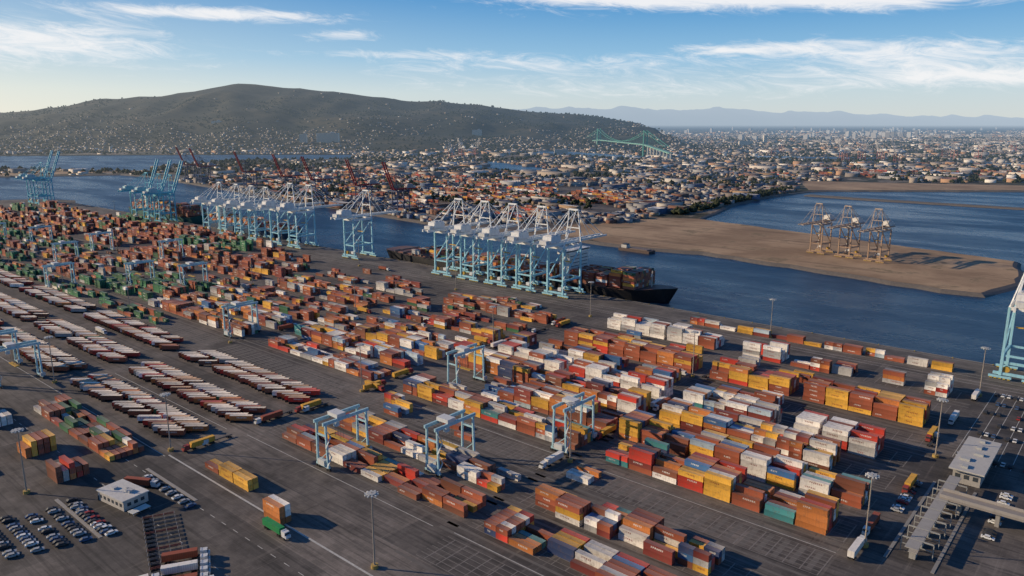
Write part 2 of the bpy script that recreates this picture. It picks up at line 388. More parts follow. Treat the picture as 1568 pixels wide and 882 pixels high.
S=np.stack([rng.uniform(20,75,n)*rng.uniform(.5,1.3,n),rng.uniform(14,38,n),rng.uniform(5,14,n)],1)
city('city_warehouses',HV2,np.stack([X,Y,np.zeros(n)],1),np.where(rng.random(n)<.5,0,math.pi/2)+.15,S,pick([(.34,.28,.22),(.55,.48,.4),(.22,.19,.17),(.42,.25,.15),(.65,.6,.52)],n),pick([(.62,.6,.57),(.24,.22,.2),(.4,.35,.3),(.15,.14,.13),(.28,.14,.09),(.34,.32,.3),(.2,.23,.27)],n))
fw,r,X,Y=scatter(10500,1200,2900,1.,.6)
keep=landmask(X,Y)&((X<-650)|(Y>2300))&(X>-2100)
gate=np.array([mnoise.noise((a*.004,b*.004,2.)) for a,b in zip(X,Y)]); keep&=gate>-.25
fw,r,X,Y=fw[keep],r[keep],X[keep],Y[keep]; n=len(fw)
S=np.stack([rng.uniform(5,19,n),rng.uniform(4,11,n),rng.uniform(3,8,n)],1)
big=rng.random(n)<.05; S[big]*=np.array([3.2,2.6,1.5])
city('port_sheds',HV2,np.stack([X,Y,np.zeros(n)],1),np.where(rng.random(n)<.5,0,math.pi/2)-.12,S,pick([(.20,.10,.07),(.5,.45,.38),(.15,.14,.14),(.24,.2,.17),(.08,.11,.17),(.30,.2,.12),(.3,.29,.28)],n),pick([(.58,.55,.5),(.18,.08,.06),(.18,.17,.16),(.09,.10,.14),(.28,.22,.17),(.5,.47,.43),(.12,.11,.1),(.3,.29,.28)],n))
b=MB()
for i in range(90):
    f_=random.uniform(6500,15000); x_=random.choice([random.gauss(1350,45),random.uniform(1000,1568)]); X_,Y_=W(f_,f_*(x_-784)/1190)
    h=random.uniform(20,60); b.box((X_,Y_,h/2),(random.uniform(20,45),random.uniform(20,45),h),random.choice([(.5,.47,.43),(.3,.28,.26),(.6,.56,.5)]))
b.obj('distant_high_rises',[M_FLAT])
for (x_,f_,w_,h_) in((500,4500,130,58),(462,4450,40,50),(1145,5200,90,30),(730,5000,60,35),(1175,5600,25,60),(330,5000,60,16),(860,3900,70,22)):
    X_,Y_=W(f_,f_*(x_-784)/1190); z_=max(0,hill_full(f_,f_*(x_-784)/1190)) if f_>4060 else 0
    b=MB(); b.box((0,0,h_/2-3),(w_,22,h_),(.6,.54,.45)); b.box((w_*.2,0,h_),(w_*.2,14,7),(.45,.42,.38))
    for k in range(int(h_/5)):
        b.box((0,-11.2,3+k*5),(w_*.94,.5,1.8),(.12,.12,.13))
    b.obj('apartment_building',[M_FLAT],(X_,Y_,z_),R(40.6))
oc=np.array([(1,0,0),(-1,0,0),(0,1,0),(0,-1,0),(0,0,1),(0,0,-1)],float)
of=np.array([(0,2,4),(2,1,4),(1,3,4),(3,0,4),(2,0,5),(1,2,5),(3,1,5),(0,3,5)])
tv=[];tf=[]
for k,(cx,cy,cz,s_) in enumerate([(0,0,.55,.45),(.35,.1,.4,.35),(-.3,.25,.45,.33),(.05,-.35,.38,.34),(.1,.2,.75,.28)]):
    a=rng.uniform(0,3); ro=oc*s_*rng.uniform(.75,1.2,(6,1)); ro=np.stack([ro[:,0]*math.cos(a)-ro[:,1]*math.sin(a),ro[:,0]*math.sin(a)+ro[:,1]*math.cos(a),ro[:,2]],1)
    tv.append(ro+np.array([cx,cy,cz])); tf.append(of+6*k)
TVt=np.concatenate(tv);TFt=np.concatenate(tf)
fw,r,X,Y=scatter(32000,1300,7500,.85)
keep=landmask(X,Y)&(hill_h(fw,r)<330)&~((X>-660)&(Y<1850))
gate=np.array([mnoise.noise((a*.003,b_*.003,5.)) for a,b_ in zip(X,Y)]); keep&=(gate>.02)|(rng.random(len(fw))<.22)
keep&=~((fw<2300)&(gate<.05))
fw,r,X,Y=fw[keep],r[keep],X[keep],Y[keep]; Z=zt(fw,r)
tx=[];ty=[]
for i in range(260):
    t=random.random(); tx.append(-625-35*t-random.uniform(5,28)); ty.append(1190+600*t)
X=np.concatenate([X,tx]);Y=np.concatenate([Y,ty]);Z=np.concatenate([Z,np.zeros(260)])
n=len(X); s_=rng.uniform(6,14,n)
V,F=instance(TVt,TFt,np.stack([X,Y,Z],1),rng.uniform(0,6.28,n),np.stack([s_,s_,s_*rng.uniform(.7,1.1,n)],1))
link('distant_trees',np_mesh('distant_trees',V,F),[M_TREE])
b=MB()
for i in range(26):
    cx=random.choice([(1150,3600),(960,3300),(1230,4300)]); f_=random.gauss(cx[1],160); X_,Y_=W(f_,f_*(cx[0]-784)/1190+random.gauss(0,110))
    rr=random.uniform(8,14); h=random.uniform(9,14); b.cyl((X_,Y_,0),rr,h,(.6,.57,.52),14); b.cyl((X_,Y_,h),rr*.98,1.2,(.6,.57,.52),14,'z',.3)
b.obj('storage_tanks',[M_FLAT])

# ------------------------------------------------------------ containers
CL,CW,CH=12.19,2.44,2.59
def cont_template():
    V=[];F=[];UV=[];roof=[]
    def face(o,a,b,la,lb,n,uo,vo,rf):
        o=np.array(o,float);a=np.array(a,float);b=np.array(b,float);n=np.array(n,float)
        i=.16;dp=.05
        out=[(0,0),(la,0),(la,lb),(0,lb)]; inn=[(i,i),(la-i,i),(la-i,lb-i),(i,lb-i)]
        base=len(V)
        for (p,q_) in out: V.append(o+a*p+b*q_)
        for (p,q_) in inn: V.append(o+a*p+b*q_-n*dp)
        uvs=[(uo+p,vo+q_) for p,q_ in out+inn]
        for k in range(4):
            f=(k,(k+1)%4,4+(k+1)%4,4+k); F.append([base+t for t in f]); UV.extend([uvs[t] for t in f]); roof.append(rf)
        F.append([base+4,base+5,base+6,base+7]); UV.extend([uvs[t] for t in(4,5,6,7)]); roof.append(rf)
    hl,hw=CL/2,CW/2
    face((-hl,-hw,0),(1,0,0),(0,0,1),CL,CH,(0,-1,0),0,0,0)
    face((hl,hw,0),(-1,0,0),(0,0,1),CL,CH,(0,1,0),0,0,0)
    face((hl,-hw,0),(0,1,0),(0,0,1),CW,CH,(1,0,0),20,0,0)
    face((-hl,hw,0),(0,-1,0),(0,0,1),CW,CH,(-1,0,0),20,0,0)
    face((-hl,-hw,CH),(1,0,0),(0,1,0),CL,CW,(0,0,1),0,10,1)
    return np.array(V),np.array(F),np.array(UV),np.array(roof)
CV,CF,CUV,CROOF=cont_template()
def cont_obj(name,P,ang,cols,S=None,roofcols=None,mat=None):
    n=len(P)
    if n==0: return
    S=np.ones((n,3)) if S is None else S
    V,F=instance(CV,CF,P,ang,S)
    c=np.ones((n,len(CF),4,4)); c[...,:3]=np.asarray(cols)[:,None,None,:3]
    if roofcols is not None: c[:,CROOF==1,:,:3]=np.asarray(roofcols)[:,None,None,:]
    c[...,3]=rng.random(n)[:,None,None]
    uv=np.tile(CUV,(n,1)); return link(name,np_mesh(name,V,F,c,uv),[M_CONT])
C=dict(rust=(.31,.082,.040),brown=(.20,.07,.04),orange=(.50,.17,.045),must=(.68,.36,.05),maroon=(.20,.04,.032),red=(.50,.045,.028),
 white=(.76,.71,.63),grey=(.38,.37,.35),blue=(.04,.13,.29),navy=(.03,.05,.12),teal=(.06,.25,.25),green=(.035,.18,.08),dgreen=(.025,.11,.05),pale=(.40,.48,.52))
PAL=dict(
 MIX=dict(rust=27,brown=9,orange=10,must=15,maroon=8,red=6,white=13,grey=8,blue=4,navy=3,teal=1,pale=3),
 MIXW=dict(rust=22,orange=8,must=9,maroon=7,white=31,grey=10,red=5,blue=3,teal=1,pale=3),
 WHITE=dict(white=70,grey=8,red=10,rust=8,pale=4),
 RY=dict(rust=38,must=28,red=10,maroon=12,orange=10,white=2),
 BROWN=dict(rust=38,brown=20,maroon=14,orange=7,grey=8,dgreen=6,must=4,white=3),
 GREEN=dict(green=33,dgreen=36,rust=12,brown=10,white=3,grey=4,orange=2),
 ORG=dict(rust=28,orange=14,must=12,brown=11,white=14,maroon=7,dgreen=4,grey=8,blue=2))
def pc(pal):
    d=PAL[pal]; k=random.choices(list(d),list(d.values()))[0]; return C[k]
def block(y0,x0,x1,h0,h1,fill,pal,rows=6,name='shipping_container_stack'):
    P=[];Cc=[];S=[];x=x1-CL/2
    runc=pc(pal)
    while x-CL/2>=x0-3:
        dens=fill+mnoise.noise((x*.03,y0*.05,0))*(1-fill)*1.3
        hb=random.randint(h0,h1)
        twenty=random.random()<.10
        for rI in range(rows):
            if random.random()>dens: continue
            h=max(1,min(h1,hb+random.choice([-1,0,0,0,1]) )) if h1>1 else 1
            if h0>=4: h=random.choice([4,4,4,3])
            for k in range(h):
                if random.random()<.45: runc=pc(pal)
                y=y0+rI*2.8+CW/2
                if twenty:
                    for sx in(-1,1):
                        P.append((x+sx*3.06,y,k*(CH+.03)+.05));Cc.append(pc(pal));S.append((.497,1,1))
                else:
                    P.append((x+random.uniform(-.15,.15),y+random.uniform(-.08,.08),k*(CH+.03)+.05));Cc.append(runc);S.append((1,1,1))
            if random.random()<.35: runc=pc(pal)
        x-=12.85 if random.random()<.9 else 14.5
    cont_obj(name,P,np.zeros(len(P)),Cc,np.array(S)) if P else None
B=[
(200,-183,-95,1,2,.8,'MIX'),(228,-184,-105,1,3,.8,'MIX'),(257,-195,-165,1,1,.2,'MIX'),
(286,-195,-82,2,4,.94,'MIX'),(314,-195,-78,3,4,.92,'MIX'),(343,-195,-100,3,4,.9,'MIX'),
(372,-129,-88,4,4,1,'WHITE'),(372,-198,-140,3,4,.95,'MIXW'),(401,-195,-150,1,3,.6,'MIX'),
(430,-145,-80,4,4,.98,'RY'),(430,-210,-152,3,4,.95,'RY'),(459,-200,-150,1,2,.3,'MIX'),
(488,-208,-180,3,4,.8,'WHITE'),(488,-175,-135,1,3,.4,'MIX'),(491,-118,-105,3,3,.8,'MIXW',3),(488,-95,-80,3,4,.9,'WHITE'),
(543,-275,-88,1,2,.85,'MIX',2),
(200,-331,-200,1,2,.78,'MIX'),(228,-326,-204,1,2,.85,'MIX'),(257,-335,-250,1,2,.4,'MIX'),
(286,-338,-204,2,3,.92,'MIX'),(314,-292,-204,2,4,.92,'MIX'),(343,-345,-204,2,4,.92,'MIX'),
(372,-330,-279,3,4,.95,'WHITE'),(372,-270,-206,3,4,.85,'WHITE'),(401,-345,-215,2,3,.65,'MIX'),
(430,-316,-216,4,4,1,'RY'),(462,-300,-230,1,2,.2,'MIX'),(488,-323,-228,3,4,.95,'WHITE'),
(286,-490,-362,1,2,.8,'MIXW'),(314,-500,-362,2,3,.88,'MIXW'),(343,-500,-362,2,3,.85,'ORG'),(372,-500,-362,1,2,.4,'MIX'),
(401,-500,-362,1,3,.55,'MIX'),(430,-500,-362,1,3,.4,'BROWN'),(462,-480,-362,2,3,.75,'BROWN'),(490,-470,-400,1,2,.35,'ORG'),
(257,-670,-600,1,2,.45,'GREEN'),(286,-670,-515,2,3,.65,'ORG'),(314,-670,-515,2,3,.75,'ORG'),(343,-670,-515,2,3,.7,'ORG'),(372,-670,-515,1,2,.5,'BROWN'),
(401,-670,-515,1,3,.45,'BROWN'),(430,-670,-515,1,2,.4,'ORG'),(459,-670,-515,1,3,.35,'BROWN'),(488,-670,-540,1,2,.2,'BROWN'),
(257,-823,-685,1,2,.5,'GREEN'),(286,-823,-685,1,3,.65,'GREEN'),(314,-823,-685,2,3,.65,'GREEN'),(343,-823,-685,1,3,.5,'GREEN'),(372,-823,-685,1,3,.35,'BROWN'),
(401,-823,-685,1,3,.45,'BROWN'),(430,-823,-685,2,4,.45,'BROWN'),(459,-823,-700,1,3,.3,'BROWN'),(488,-823,-740,2,4,.45,'BROWN'),
(105,-376,-360,3,3,1,'MIX',5),(105,-420,-400,2,3,.9,'BROWN',5),(105,-492,-455,2,3,.7,'WHITE',4),(130,-475,-366,1,2,.85,'ORG',6),(75,-430,-400,1,2,.5,'MIX',4),
(157,-332,-288,1,2,.9,'MIX',2),(150,-266,-252,3,3,1,'MIXW',2)]
for i,x1 in enumerate((-838,-1000,-1165,-1330,-1490)):
    x0=x1-147
    for y in(257,286,314,343,372): B.append((y,x0,x1,1,3,random.uniform(.3,.6),'GREEN' if random.random()<.7 else 'BROWN'))
    for y in(401,430,459,488,512):
        if random.random()<.85: B.append((y,x0,x1-random.choice([0,0,25]),2,5,random.uniform(.4,.8),'BROWN' if random.random()<.85 else 'GREEN'))
for e in B:
    block(*e)
P=[];Cc=[];
for i in range(240):
    if i<180: X_=random.uniform(-2150,-820);Y_=random.uniform(900,1500)-(X_+900)*.13
    else:
        t=random.random(); X_=-900+1900*t; Y_=2230+t*1150+random.uniform(0,330)
    pl=random.choice(['BROWN','MIX','BROWN','MIXW'])
    for bx in range(random.randint(2,6)):
        for ry in range(5):
            h=random.randint(0,4)
            for k in range(h): P.append((X_+bx*12.8,Y_+ry*2.7,k*CH));Cc.append(pc(pl))
cont_obj('distant_container_stacks',P,np.zeros(len(P)),Cc)

# ------------------------------------------------------------ trailers
def trailer_row(y,x0,x1,fill=.94):
    ang=R(40); P=[];Cc=[];RC=[]; b=MB(); x=x1
    while x>x0:
        if random.random()<fill:
            yy=y+random.uniform(-.7,.7); P.append((x,yy,1.35)); Cc.append(random.choice([C['rust'],C['red'],C['white'],C['brown'],C['orange'],C['rust'],C['rust'],C['green'] if random.random()<.3 else C['grey']]))
            k=random.random(); RC.append((.84,.73,.58) if k<.72 else ((.55,.33,.18) if k<.85 else Cc[-1]))
            ca,sa=math.cos(ang),math.sin(ang)
            b.box((x,yy,1.15),(12.3,1.0,.35),(.05,.05,.055),ang)
            for o_ in(4.2,5.4): b.box((x-ca*o_,yy-sa*o_,.5),(1.0,2.4,1.0),(.02,.02,.02),ang,.9)
            b.box((x+ca*3.6,yy+sa*3.6,.5),(.3,1.9,1.0),(.06,.06,.06),ang)
        x-=4.05
        if random.random()<.04: x-=8
    cont_obj('container_trailer_row',P,np.full(len(P),ang),Cc,None,RC)
    if b.v: b.obj('trailer_chassis_row')
for (x0,x1) in((-500,-360),(-668,-518),(-822,-685),(-980,-838)):
    for y in(240,203,170):
        trailer_row(y+5,x0+3,x1-8); trailer_row(y-5.5,x0+3,x1-(3 if y>180 else 12),.9)

# ------------------------------------------------------------ cranes
def sts(leg=(.22,.50,.60),top=(.62,.66,.66),boom_up=False,red=None,house=(.7,.7,.68)):
    b=MB(); G=27.;w=9.; bh=50.; bc=red or top
    for x in(-w,w):
        for y in(0,G):
            b.beam((x,y,3),(x,y,47),1.7,2.0,leg,1.3)
            b.box((x,y,1.9),(12.5,1.3,1.3),leg)
            for k in(-4.8,-2.4,0,2.4,4.8):
                b.cyl((x+k,y-.3,.5),.5,.6,(.05,.05,.05),8,'y')
                b.box((x+k,y,.95),(1.6,.9,.9),(.5,.35,.05))
        b.beam((x,0,16),(x,G,16),1.3,1.8,leg); b.beam((x,0,46.5),(x,G,46.5),1.3,2.0,top)
        b.beam((x,0,17),(x,G,45),.9,.9,leg); b.beam((x,0,30),(x,13.5,30.6),.6,.6,leg)
        b.beam((x,G,47),(x*.55,G+.5,79),1.2,1.2,top,.7); b.beam((x,0,47),(x*.4,G-1,78),.8,.8,top,.6)
    for y in(0,G):
        b.beam((-w-4,y,4.2),(w+4,y,4.2),1.3,1.7,leg); b.beam((-w,y,46.5),(w,y,46.5),1.3,2.2,top)
        b.beam((-w,y,16),(w,y,16),.9,1.3,leg)
    b.beam((-5.5,G,79),(5.5,G,79),1.2,1.6,top); b.beam((-w*.75,G+.2,62),(w*.75,G+.2,62),.8,.9,top)
    for x in(-4,4):
        b.beam((x,-22,bh),(x,G+3,bh),1.3,2.4,bc)
        if boom_up:
            e=(x,G+3+20,bh+52); b.beam((x,G+3,bh),e,1.3,2.2,bc); b.beam((x,G,79),(x,G+13,bh+28),.35,.35,top)
        else:
            e=(x,G+50,bh); b.beam((x,G+3,bh),e,1.3,2.2,bc,1.0)
            b.beam((x,G,79),(x,G+44,bh+1),.4,.4,top); b.beam((x,G,79),(x,G+22,bh+1),.4,.4,top)
        b.beam((x,G,79),(x,-19,bh+1),.45,.45,top)
    for k in range(6): 
        y=-20+k*9; b.beam((-4,y,bh),(4,y,bh),.6,1,bc)
    if not boom_up:
        for k in range(5): b.beam((-4,G+8+k*10,bh),(4,G+8+k*10,bh),.6,1,bc)
        b.beam((5.2,G,bh+.9),(5.2,G+48,bh+.9),.9,.15,(.4,.42,.42))
    b.box((0,-6,bh+5),(10,15,6.4),house,0,.94); b.box((0,-6,bh+8.6),(6,9,1.2),(.5,.5,.48))
    b.box((0,-17,bh+3),(8,5,3.4),(.6,.6,.58)); b.box((-6.2,-6,bh+1.6),(1.4,18,.3),(.35,.37,.38))
    b.box((2.5,G*.55,bh-4.2),(2.6,3,2.8),(.75,.75,.73)); b.box((0,G*.55,bh-1.7),(7,6,1.2),(.3,.3,.3))
    for k in range(9):
        z=5+k*4.6; s_=1 if k%2 else -1
        b.beam((w+1.8,-2*s_,z),(w+1.8,2*s_,z+4.2),.8,.25,(.6,.62,.6)); b.box((w+1.8,2.4*s_,z+4.3),(1.3,1.3,.2),(.6,.62,.6))
    b.cyl((-w+3,0,7),1.9,2.2,(.5,.3,.05),12,'y') ; b.box((w-3,0,8),(4,2.6,3),(.62,.64,.63))
    b.box((0,G*.55+3,31),(12,2.2,.6),(.6,.35,.05))
    for x in(-3,3): b.beam((x*.6,G*.55+3,31),(x*.6,G*.55+3,bh-2),.12,.12,(.1,.1,.1))
    return b.mesh('ship_to_shore_crane')
CB=sts(leg=(.30,.57,.66),top=(.76,.77,.74)); CBU=sts(leg=(.12,.42,.53),top=(.15,.45,.55),boom_up=True,house=(.3,.5,.55))
CDK=sts(leg=(.03,.05,.12),top=(.05,.06,.12),boom_up=True,red=(.28,.03,.03),house=(.35,.3,.3)); CTN=sts(leg=(.33,.22,.15),top=(.42,.33,.26),house=(.66,.62,.56))
CRD=sts(leg=(.35,.12,.1),top=(.5,.47,.44),boom_up=True)
def crane(me,x,y,rz=0,sc=1): return link('ship_to_shore_crane',me,[M_PAINT],(x,y,0),rz,sc)
for x in(-416,-454,-491,-529,-567): crane(CB,x,547)
crane(CB,-53,547)
crane(CB,-722,547); crane(CB,-838,547); crane(CB,-880,547)
for x in(-935,-972,-1012,-1060): crane(CB,x,547,0,.9)
for x in(-1215,-1255,-1300): crane(CBU,x,547,0,.95)
for x in(-1668,-1705): crane(CBU,x,520)
for x,y in((-1000,884),(-1120,899),(-1290,921),(-1420,938),(-1620,964),(-1900,1000),(-2000,1014)): crane(CDK,x,y,R(180-7),.9)
for x,y in((-312,965),(-276,958),(-240,950)): crane(CTN,x,y,R(170),.78)
for i in range(18):
    f_=random.uniform(2900,4300); x_=random.uniform(1180,1568) if i<14 else random.uniform(640,760); X_,Y_=W(f_,f_*(x_-784)/1190); crane(CRD,X_,Y_,random.uniform(0,6),.85)

def rtg_mesh():
    b=MB(); c=(.36,.55,.60); G=23.5; w=4.; H_=23.
    for y in(0,G):
        for x in(-w,w):
            b.beam((x,y,1.6),(x*.85,y,H_),.8,1.0,c)
            for k in(-1,1): b.cyl((x+k*.9,y-.35,.75),.75,.7,(.02,.02,.02),10,'y')
        b.beam((-w-1,y,1.9),(w+1,y,1.9),.8,1.0,c); b.beam((-w*.88,y,H_-6),(w*.88,y,H_-6),.6,.8,c)
        b.beam((-w,y,2.5),(w*.88,y,9),.3,.3,c)
    for x in(-w*.85,w*.85): b.beam((x,-1.5,H_+.3),(x,G+1.5,H_+.3),.9,1.5,c)
    b.box((0,-.2,3.6),(5,2.2,2.6),(.55,.56,.54)); b.box((w+.9,G,3.2),(1.2,3,2),(.5,.5,.48))
    b.box((0,9,H_+1.9),(7.4,5,1.8),(.6,.6,.58)); b.box((2.2,7,H_-2),(2,2.2,2.2),(.5,.55,.56)); b.box((0,10,12),(12,2.2,.5),(.5,.3,.05))
    for x in(-2,2): 
        for y in(9.2,10.8): b.beam((x,y,12),(x,y,H_+1),.1,.1,(.08,.08,.08))
    for k in range(4):
        z=2+k*5; b.beam((w+1,1.5 if k%2 else -1.5,z),(w+1,-1.5 if k%2 else 1.5,z+5),.6,.2,(.5,.55,.55))
    return b.mesh('rubber_tyred_gantry_crane')
RT=rtg_mesh()
for x,y in((-282,196),(-238,225),(-310,310),(-208,282),(-522,282),(-528,133),(-570,133),(-950,310),(-998,368),(-874,397),(-709,340),(-807,254),(-1120,340),(-1200,310),(-1060,254),(-760,311)):
    link('rubber_tyred_gantry_crane',RT,[M_PAINT],(x,y-3.5,0))

# ------------------------------------------------------------ light masts
b=MB(); b.cyl((0,0,0),1.4,1.4,(.40,.27,.08),12); b.cyl((0,0,1.2),.36,29,(.33,.28,.23),8,'z',.2)
b.cyl((0,0,29.6),1.7,.35,(.4,.4,.38),12)
for k in range(10):
    a=k*.628; b.box((2.1*math.cos(a),2.1*math.sin(a),29.5),(.9,.6,.5),(.55,.55,.52),a)
LM=b.mesh('light_mast')
pts=[(-200,156),(-68,288),(-66,394),(-66,505),(-210,545),(-349,508),(-198,274),(-351,270),(-507,387),(-212,425),(-354,392),(-356,155),(-361,93),(-507,272),(-507,508),(-510,155),(-677,156),(-677,272)]
for x in(-677,-830,-992,-1157,-1322): pts+=[(x,392),(x,525)]
pts+=[(-830,272),(-992,272)]
for x,y in pts: link('light_mast',LM,[M_PAINT],(x,y,0))

# ------------------------------------------------------------ ships
def ship(name,x0,x1,yc,beam,hull,bays,bridge,deck=7,hc=None):
    b=MB(); L=x1-x0; st=[0,.01,.04,.12,.3,.7,.84,.9,.94,.97,.99,1.0]
    wd=[.55,.75,.9,1,1,1,.95,.82,.62,.38,.18,.02]; wl=[.3,.5,.75,.97,1,1,.85,.6,.36,.16,.05,.0]
    dk=[deck+1.5]*3+[deck]*4+[deck+.5,deck+3,deck+4.5,deck+5,deck+5.5]
    n=len(st); base=len(b.v)
    for s_,a,c_,d in zip(st,wd,wl,dk):
        x=x0+L*s_; xw=x0+L*min(s_,.975); h=beam/2
        b.v+=[(x,yc-h*a,d),(xw,yc-h*c_,-4),(xw,yc+h*c_,-4),(x,yc+h*a,d)]
    for i in range(n-1):
        o_=base+4*i
        for k in range(4):
            b.f.append((o_+k,o_+(k+1)%4,o_+4+(k+1)%4,o_+4+k)); b.c.append((.16,.09,.07) if k==3 else hull)
    b.f.append((base,base+3,base+2,base+1)); b.c.append(hull)
    b.beam((x0+L*.93,yc,deck+3),(x0+L*.93,yc,deck+18),.8,.8,(.6,.55,.5),.4); b.beam((x0+L*.93,yc-3,deck+13),(x0+L*.93,yc+3,deck+13),.3,.3,(.6,.55,.5))
    for s_ in bridge:
        x=x0+L*s_; b.box((x,yc,deck+13),(12,beam*.72,26),(.66,.64,.6)); b.box((x,yc,deck+27.5),(9,beam*.98,3),(.68,.66,.62)); b.box((x,yc,deck+27.8),(9.3,beam*.9,1.1),(.05,.06,.07))
        for k in range(7): b.box((x+.1,yc,deck+3+k*3.4),(12.3,beam*.66,.7),(.12,.13,.14))
        b.beam((x,yc,deck+29),(x,yc,deck+41),.8,.8,(.6,.6,.58),.3)
        b.box((x-9,yc+beam*.1,deck+18),(7,8,22),(.12,.2,.3))
    for k in range(int(L*.8/15)):
        x=x0+L*.06+k*15; b.box((x,yc,deck+1.2),(1.2,beam*.9,2.6),(.2,.17,.14)); b.box((x+7.5,yc,deck+.8),(12.4,beam*.84,1.5),(.2,.09,.06))
    b.obj(name)
    P=[];Cc=[]
    for (a,c_,h0,h1,pal) in bays:
        x=x0+L*a
        while x<x0+L*c_:
            nr_=int(beam*.86/2.5); hb=random.randint(h0,h1)
            for rI in range(nr_):
                h=max(0,hb+random.choice([-1,0,0,0]))
                for k in range(h): P.append((x,yc-nr_*1.25+rI*2.5+1.25,deck+1.7+k*CH));Cc.append(pc(pal))
            x+=15
    cont_obj('ship_deck_cargo_containers',P,np.zeros(len(P)),Cc)
ship('container_ship',-708,-320,604,44,(.012,.013,.016),[(.74,.90,4,6,'BROWN'),(.42,.68,1,4,'ORG'),(.15,.4,0,3,'BROWN')],(.70,),7)
ship('container_ship',-1420,-1160,601,38,(.02,.10,.09),[(.1,.9,3,6,'BROWN')],(.3,))
ship('container_ship',-1150,-900,601,36,(.02,.06,.12),[(.1,.9,2,4,'MIX')],(.2,))
b=MB(); b.box((0,0,-1.6),(46,14,4),(.10,.07,.06),0,1.02); b.box((-17,0,2.4),(8,8,4),(.5,.48,.44)); b.box((-17,0,4.9),(6,7,1.2),(.05,.06,.07)); b.box((6,0,.9),(26,11,1),(.16,.12,.1))
for x in(-21,21):
    for y in(-5.5,5.5): b.cyl((x,y,.4),.4,1.,(.05,.05,.05),8)
b.obj('moored_barge',None,(-500,828,0),R(-3))

# ------------------------------------------------------------ suspension bridge
def bridge():
    b=MB(); g=(.07,.28,.22); t1=W(4480,4480*(918-784)/1190); t2=W(3560,3560*(990-784)/1190)
    A=Vector((t1[0],t1[1],0));Bv=Vector((t2[0],t2[1],0)); d=(Bv-A).normalized(); s_=Vector((-d.y,d.x,0))*9; L=(Bv-A).length
    dk=lambda t: 52 if -.0<=t<=1 else max(6,52-(abs(t-.5)-.5)*52*1.15)
    for T in(A,Bv):
        for sg in(-1,1): b.beam(T+s_*sg,T+s_*sg*.9+Vector((0,0,118)),6.5,6.5,g,4.5)
        for z in(30,60,85,112): b.beam(T+s_+Vector((0,0,z)),T-s_+Vector((0,0,z)),4,4,g)
    K=80; tt=[-.6+i*2.0/K for i in range(K+1)]
    for a,c_ in zip(tt[:-1],tt[1:]):
        b.beam(A+d*L*a+Vector((0,0,dk(a))),A+d*L*c_+Vector((0,0,dk(c_))),18,4.5,(.18,.36,.30))
        for sg in(-1,1):
            def cz(t):
                if 0<=t<=1: return 58+56*(2*t-1)**2
                u=(abs(t-.5)-.5)/.35; return max(dk(t),114-62*u)
            if -.36<a<1.34: 
                b.beam(A+d*L*a+s_*sg+Vector((0,0,cz(a))),A+d*L*c_+s_*sg+Vector((0,0,cz(c_))),1.6,1.6,g)
                b.beam(A+d*L*a+s_*sg+Vector((0,0,cz(a))),A+d*L*a+s_*sg+Vector((0,0,dk(a))),.3,.3,g)
    for t in tt[::2]:
        if t<-.02 or t>1.02:
            p=A+d*L*t; b.beam((p.x,p.y,0),(p.x,p.y,dk(t)),5,10,(.4,.4,.36))
    b.obj('suspension_bridge')
bridge()

# ------------------------------------------------------------ markings
mk=MB();sl=MB();rn=MB()
def rect(b,x0,y0,x1,y1,z): b.poly([(x0,y0,z),(x1,y0,z),(x1,y1,z),(x0,y1,z)],(.5,.5,.5))
rect(mk,-352,151.6,-60,152.5,.03)
for y in(118,136): 
    for x in range(-480,-60,9): rect(mk,x,y,x+3.5,y+.3,.03)
for (y,x0,x1) in((190,-345,-205),(187,-500,-360),(276,-345,-205),(276,-195,-75),(192,-195,-75),(532,-1600,600),(526,-1600,600),(150,-700,-352)):
    rect(mk,x0,y,x1,y+.35,.03)
cols_=[(-195,-75),(-345,-205),(-500,-360),(-670,-515),(-823,-685)]
for y0 in(172,200,228,257,286,314,343,372,401,430,459,488):
    for (x0,x1) in cols_:
        if y0<257 and x1<-350: continue
        if y0==172 and x1<-200: continue
        for k in range(7): rect(sl,x0,y0-.35+k*2.8,x1,y0-.05+k*2.8,.024)
        x=x1
        while x>x0: rect(sl,x-.45,y0-.3,x,y0+16.6,.028); x-=6.42
        if y0==257:
            x=x1-3
            while x>x0: rect(rn,x-2.2,y0+1,x,y0+16,.020); x-=6.42
        rect(rn,x0-8,y0-4.2,x1+8,y0-2.8,.016); rect(rn,x0-8,y0+19.3,x1+8,y0+20.7,.016)
for (x0,x1) in((-500,-360),(-668,-518),(-822,-685)):
    for y in(170,203,240):
        x=x1
        while x>x0:
            sl.poly([(x-9,y-9,.026),(x-8.6,y-9,.026),(x+9.4,y+8.4,.026),(x+9,y+8.4,.026)],(.5,)*3); x-=4.05
for i in range(9): rect(mk,-60+i*6,400,-59.7+i*6,520,.03)
for y in(541,547,574): rect(mk,-1600,y,650,y+.25,.035)
mk.obj('road_markings',[M_LINE]); sl.obj('yard_slot_markings',[M_SLOT]); rn.obj('crane_runway_pavement',[M_RUN])

